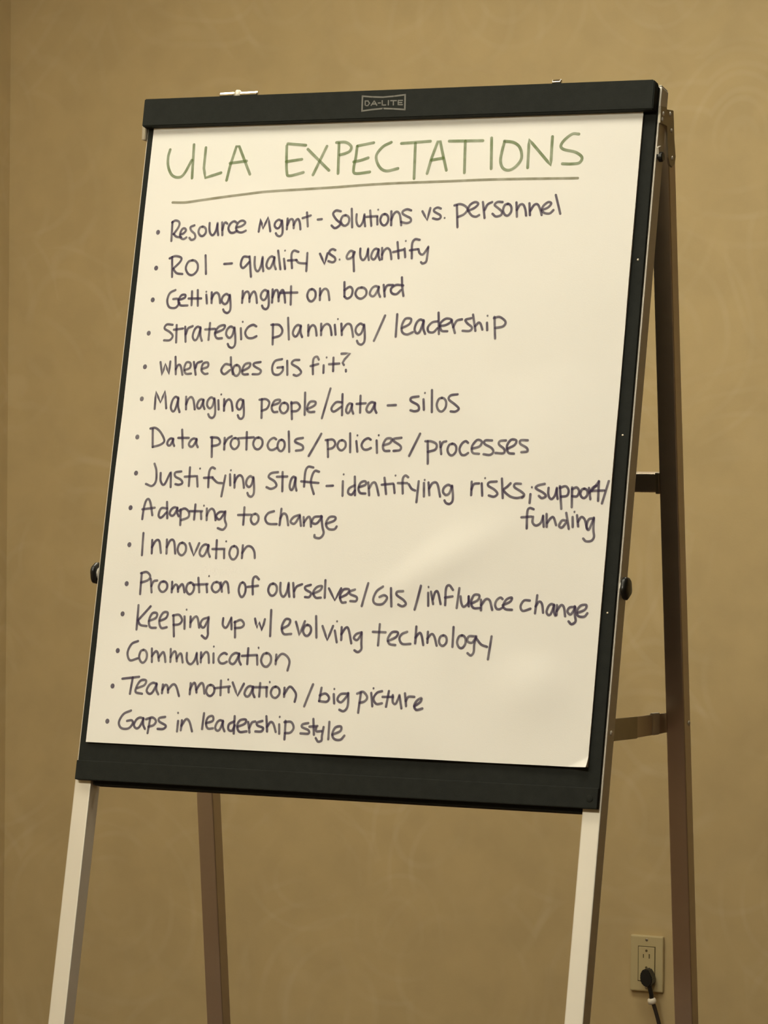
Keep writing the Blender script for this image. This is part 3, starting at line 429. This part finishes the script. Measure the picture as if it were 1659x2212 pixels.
'12': """B-3099,1672|--2881,1791 -2872,1476|--2703,1781 -2865,1596|~-2865,1596 -2824,1537 -2731,1525|~-2705,1593 -2610,1634 -2600,1694 -2667,1692 -2706,1601 -2679,1512 -2594,1507|~-2547,1598 -2459,1639 -2443,1706 -2509,1704 -2556,1606 -2519,1509 -2437,1519|--2355,1672 -2318,1404|~-2363,1671 -2273,1682 -2223,1616 -2259,1562 -2341,1552|--2192,1662 -2174,1505|.-2173,1752|--2104,1664 -2094,1530|~-2096,1590 -2046,1659 -2004,1652 -1964,1527|~-1855,1657 -1927,1632 -1952,1565 -1898,1529 -1845,1642|~-1845,1665 -1838,1509 -1829,1435 -1857,1389 -1915,1424|~-1636,1656 -1631,1567 -1578,1539 -1525,1652|--1522,1667 -1502,1519|--1464,1617 -1441,1418|~-1471,1609 -1385,1642 -1333,1591 -1366,1546 -1455,1536|--1183,1663 -1145,1545 -1121,1620 -1069,1518 -1044,1659|--969,1780 -948,1449|~-797,1549 -713,1596 -696,1663 -762,1668 -799,1571 -765,1484 -661,1487|--614,1643 -547,1476 -494,1654|~-452,1612 -489,1594 -505,1533 -477,1481 -436,1473 -402,1516 -402,1571 -428,1604 -457,1609|--349,1725 -315,1455|--248,1603 -165,1427 -104,1608|--74,1550 -32,1405|.-55,1668|-16,1597 26,1437|~21,1509 72,1591 114,1571 169,1398|~292,1540 223,1516 197,1464 247,1444 294,1518|~297,1540 307,1402 314,1330 271,1292 221,1312|-533,1650 538,1384|-449,1552 622,1551|~665,1443 769,1497 787,1556 708,1554 662,1472 692,1408 772,1396|~911,1567 843,1536 818,1477 864,1414 973,1417|-1029,1636 1034,1427|~1030,1499 1076,1558 1109,1530 1145,1409|-1190,1576 1197,1439|~1191,1490 1240,1549 1281,1521 1324,1408|~1401,1540 1365,1523 1349,1467 1375,1418 1414,1411 1448,1451 1448,1502 1424,1533 1396,1537|-1528,1645 1536,1400|~1650,1548 1610,1528 1592,1459 1622,1400 1665,1391 1702,1439 1702,1502 1675,1539 1644,1545|~1827,1539 1743,1537 1726,1479 1789,1459 1836,1525|~1840,1540 1822,1439 1823,1346 1789,1302 1744,1329|~1846,1511 1914,1442 1993,1416|-2041,1546 2020,1263""",
'13': """B-3111,1194|~-2832,1327 -2920,1286 -2965,1172 -2919,1076 -2813,1103|~-2738,1218 -2776,1197 -2791,1125 -2760,1064 -2718,1054 -2683,1104 -2685,1170 -2713,1209 -2743,1214|--2620,1237 -2599,1065|~-2608,1140 -2565,1201 -2530,1187 -2501,1084|~-2507,1128 -2456,1197 -2427,1161 -2405,1072|--2345,1239 -2333,1075|~-2336,1135 -2299,1203 -2265,1197 -2240,1086|~-2244,1123 -2205,1184 -2178,1170 -2151,1074|~-2102,1195 -2098,1124 -2073,1072 -2025,1056 -1980,1107 -1960,1186|~-1958,1200 -1950,1130 -1929,1060|--1897,1209 -1887,1084|~-1888,1135 -1836,1212 -1792,1191 -1771,1080|--1719,1201 -1706,1083|.-1725,1290|~-1530,1199 -1567,1213 -1617,1185 -1641,1131 -1612,1085 -1564,1080 -1519,1102|~-1354,1203 -1408,1219 -1461,1185 -1485,1116 -1448,1077 -1403,1098 -1356,1199|~-1358,1213 -1352,1132 -1320,1074|--1238,1284 -1231,1085|--1316,1185 -1107,1204|--1105,1193 -1090,1083|.-1093,1296|~-973,1234 -1021,1212 -1042,1137 -1006,1073 -953,1063 -908,1116 -909,1185 -943,1225 -980,1230|--836,1217 -835,1099|~-837,1143 -769,1227 -694,1207 -646,1136 -662,1025""",
'14': """B-3130,735|--2999,834 -2759,868|--2850,855 -2866,645|~-2767,723 -2671,764 -2654,825 -2729,822 -2778,745 -2785,670 -2691,652|~-2493,783 -2550,799 -2604,764 -2629,694 -2591,656 -2544,677 -2496,779|~-2498,793 -2491,712 -2457,654|--2406,782 -2406,671|~-2407,715 -2372,776 -2337,762 -2319,681|~-2324,718 -2266,787 -2213,767 -2157,643|--2004,812 -2003,672|~-2005,731 -1970,806 -1937,808 -1907,698|~-1912,735 -1863,810 -1821,805 -1791,688|~-1712,802 -1753,783 -1770,722 -1740,670 -1695,662 -1657,705 -1658,762 -1686,794 -1718,798|--1573,859 -1560,675|--1652,760 -1442,790|--1456,767 -1450,716|.-1473,877|--1407,843 -1323,677 -1251,834|~-1117,793 -1164,808 -1209,776 -1229,711 -1197,674 -1158,694 -1119,789|~-1121,803 -1115,726 -1087,672|--1026,850 -1023,682|--1125,795 -923,803|--931,802 -921,686|.-894,870|~-805,815 -848,796 -867,736 -836,684 -789,676 -749,720 -749,775 -778,807 -811,812|--681,805 -677,693|~-680,724 -611,822 -541,774 -511,717 -523,636|--292,864 -384,583|--171,825 -185,657|~-185,730 -108,755 -55,706 -81,654 -185,657|-4,752 24,637|.5,817|~201,767 99,756 62,689 118,655 195,745|~200,774 212,659 204,586 161,544 104,560|-372,788 363,535|~322,772 403,797 464,734 438,682 370,658|-514,787 547,622|.539,845|~660,814 592,790 553,716 599,653 676,663|-754,818 735,623|-675,743 816,748|~813,770 822,684 863,664 900,759|-902,773 947,610|-974,798 1006,641|~996,705 1025,757 1103,760|~1114,645 1187,699 1197,749 1139,711 1114,645 1150,600 1225,621""",
'15': """B-3149,279|~-2823,430 -2926,381 -2980,275 -2938,202 -2837,199 -2780,261 -2796,305 -2865,295|~-2629,332 -2683,347 -2735,313 -2758,245 -2722,207 -2677,228 -2632,327|~-2634,342 -2627,262 -2595,205|--2536,339 -2550,153|~-2593,329 -2505,355 -2449,313 -2476,260 -2548,234|~-2323,370 -2404,352 -2399,307 -2302,260 -2330,217 -2413,213|--2133,326 -2133,193|.-2145,429|--2079,336 -2081,210|~-2079,269 -2023,353 -1971,326 -1920,203|--1770,438 -1779,238|~-1731,314 -1636,348 -1643,406 -1707,389 -1731,314 -1698,249 -1625,253|~-1488,345 -1533,359 -1575,327 -1593,262 -1563,226 -1526,245 -1490,340|~-1492,354 -1485,278 -1458,223|~-1335,353 -1403,314 -1404,248 -1354,235 -1321,303|--1334,419 -1325,200|~-1278,290 -1186,331 -1175,382 -1255,371 -1287,297 -1247,225 -1151,237|--1140,354 -1109,224|~-1118,282 -1090,349 -1044,366|~-948,377 -1018,352 -1006,316 -930,291 -949,246 -1030,242|--898,438 -869,249|~-875,308 -834,368 -791,348 -748,248|--710,344 -697,228|.-713,439|--627,391 -617,159|~-642,376 -546,380 -506,309 -547,249 -618,239|~-305,376 -383,358 -387,322 -296,289 -291,246 -403,244|--239,430 -213,235|--285,333 -174,345|~-189,330 -183,280 -112,283|~-86,335 -98,226 -99,168 -145,151 -182,193|--14,403 -6,187|~43,247 148,295 150,352 73,335 43,247 81,191 160,187 210,240""",
}
TEXTS = {'T': 'ULA EXPECTATIONS', '1': 'Resource Mgmt - Solutions vs. personnel', '2': 'ROI - qualify vs. quantify', '3': 'Getting mgmt on board',
 '4': 'Strategic planning / leadership', '5': 'where does GIS fit?', '6': 'Managing people/data - silos', '7': 'Data protocols / policies / processes',
 '8': 'Justifying staff - identifying risks, support / funding', '9': 'Adapting to change', '10': 'Innovation', '11': 'Promotion of ourselves / GIS / influence change',
 '12': 'Keeping up w/ evolving technology', '13': 'Communication', '14': 'Team motivation / big picture', '15': 'Gaps in leadership style'}
for key, data in INK.items():
    bm = bmesh.new()
    wd = .0039 if key == 'T' else (.0034 if key == 'U' else .0032)
    for i, s in enumerate(data.split('|')):
        kind = s[0]; p = [Vector((float(a.split(',')[0]) * 1e-4, float(a.split(',')[1]) * 1e-4)) for a in s[1:].split()]
        stroke(bm, kind, p, wd, .00035 + (i % 12) * .00002)
    m = {'T': M_green, 'U': M_olive}.get(key, M_ink)
    nm = {'T': 'title_lettering', 'U': 'title_underline'}.get(key, 'handwritten_line')
    lb = {'T': 'green marker title reading ULA EXPECTATIONS', 'U': 'olive green underline beneath the title'}.get(key)
    if lb is None: lb = 'bulleted dark marker line reading "%s"' % TEXTS[key]
    o = obj(nm, bm, m, sheet, label=lb)

# ------------------------------------------------------------------ wall outlet and its cord
out = thing('wall_outlet', 'ivory wall outlet plate low on the tan wall, behind the easel legs', 'outlet', (-.510, YB, .347))
obj('plate', box(bmesh.new(), -.545, -.475, YB - .009, YB, .2905, .4035, bev=.003), M_plate, out)
XZ = Matrix(((1, 0, 0, 0), (0, 0, 1, 0), (0, 1, 0, 0), (0, 0, 0, 1)))
insert = obj('receptacle', box(bmesh.new(), -.5265, -.4925, YB - .0112, YB - .0085, .3125, .3805, bev=.0008), M_plate, out)
for x0, x1, z0, z1 in ((-.5275, -.4915, .3805, .3822), (-.5275, -.4915, .3108, .3125), (-.5282, -.5265, .3108, .3822), (-.4925, -.4910, .3108, .3822)):
    obj('gap', box(bmesh.new(), x0, x1, YB - .0093, YB - .0088, z0, z1), M_slot, out)
for zc in (.3635, .3295):
    for dx, w_, h_ in ((-.0062, .0020, .0075), (.0062, .0024, .009)):
        obj('slot', box(bmesh.new(), -.5095 + dx - w_ / 2, -.5095 + dx + w_ / 2, YB - .0115, YB - .0107, zc - h_ / 2 - .001, zc + h_ / 2 - .001), M_slot, insert)
    obj('ground_hole', lathe(bmesh.new(), ((.0026, 0), (.0026, .0006)), (-.5095, YB - .0110, zc + .0098), (0, -1, 0), 12), M_slot, insert)
for z in (.395, .299):
    obj('screw', lathe(bmesh.new(), ((.003, 0), (.0028, .0006), (.0016, .001)), (-.510, YB - .009, z), (0, -1, 0), 12), M_steel, out)

cord = thing('power_cord', 'dark power cord plugged into the wall outlet, hanging down to the carpet', 'power cord', (-.500, YB - .02, 0))
pl = bmesh.new()
prism(pl, [(-.5125, .3335), (-.507, .3395), (-.499, .3400), (-.4945, .335), (-.488, .322), (-.489, .311), (-.4955, .3035), (-.5045, .3045), (-.5125, .312), (-.5145, .324)], YB - .036, YB - .0112, XZ, bev=.002)
obj('plug', pl, M_blackp, cord)
obj('strain_relief', tube(bmesh.new(), [(-.498, YB - .026, .309), (-.4955, YB - .026, .300), (-.493, YB - .025, .288), (-.4925, YB - .025, .280)], .0046, 14), M_blackp, cord, smooth=True)
obj('cord_tie', lathe(bmesh.new(), ((.0052, -.0065), (.0080, -.005), (.0088, 0), (.0080, .005), (.0052, .0065)), (-.4925, YB - .0225, .2745), (.25, 0, -1), 20), M_tie, cord, smooth=True, label='small white tie round the cord')
cp = [Vector(p) for p in [(-.4935, YB - .0245, .281), (-.489, YB - .022, .268), (-.4785, YB - .020, .232), (-.466, YB - .020, .18), (-.452, YB - .022, .11), (-.440, YB - .030, .05), (-.425, YB - .05, .012), (-.39, YB - .08, .0045), (-.30, YB - .10, .0045), (-.12, YB - .09, .0045), (.15, YB - .13, .0045), (.5, YB - .12, .0045), (1.1, YB - .16, .0045), (1.6, YB - .14, .0045)]]
obj('cable', tube(bmesh.new(), catmull(cp, 6), .0040, 12), M_cord, cord, smooth=True)
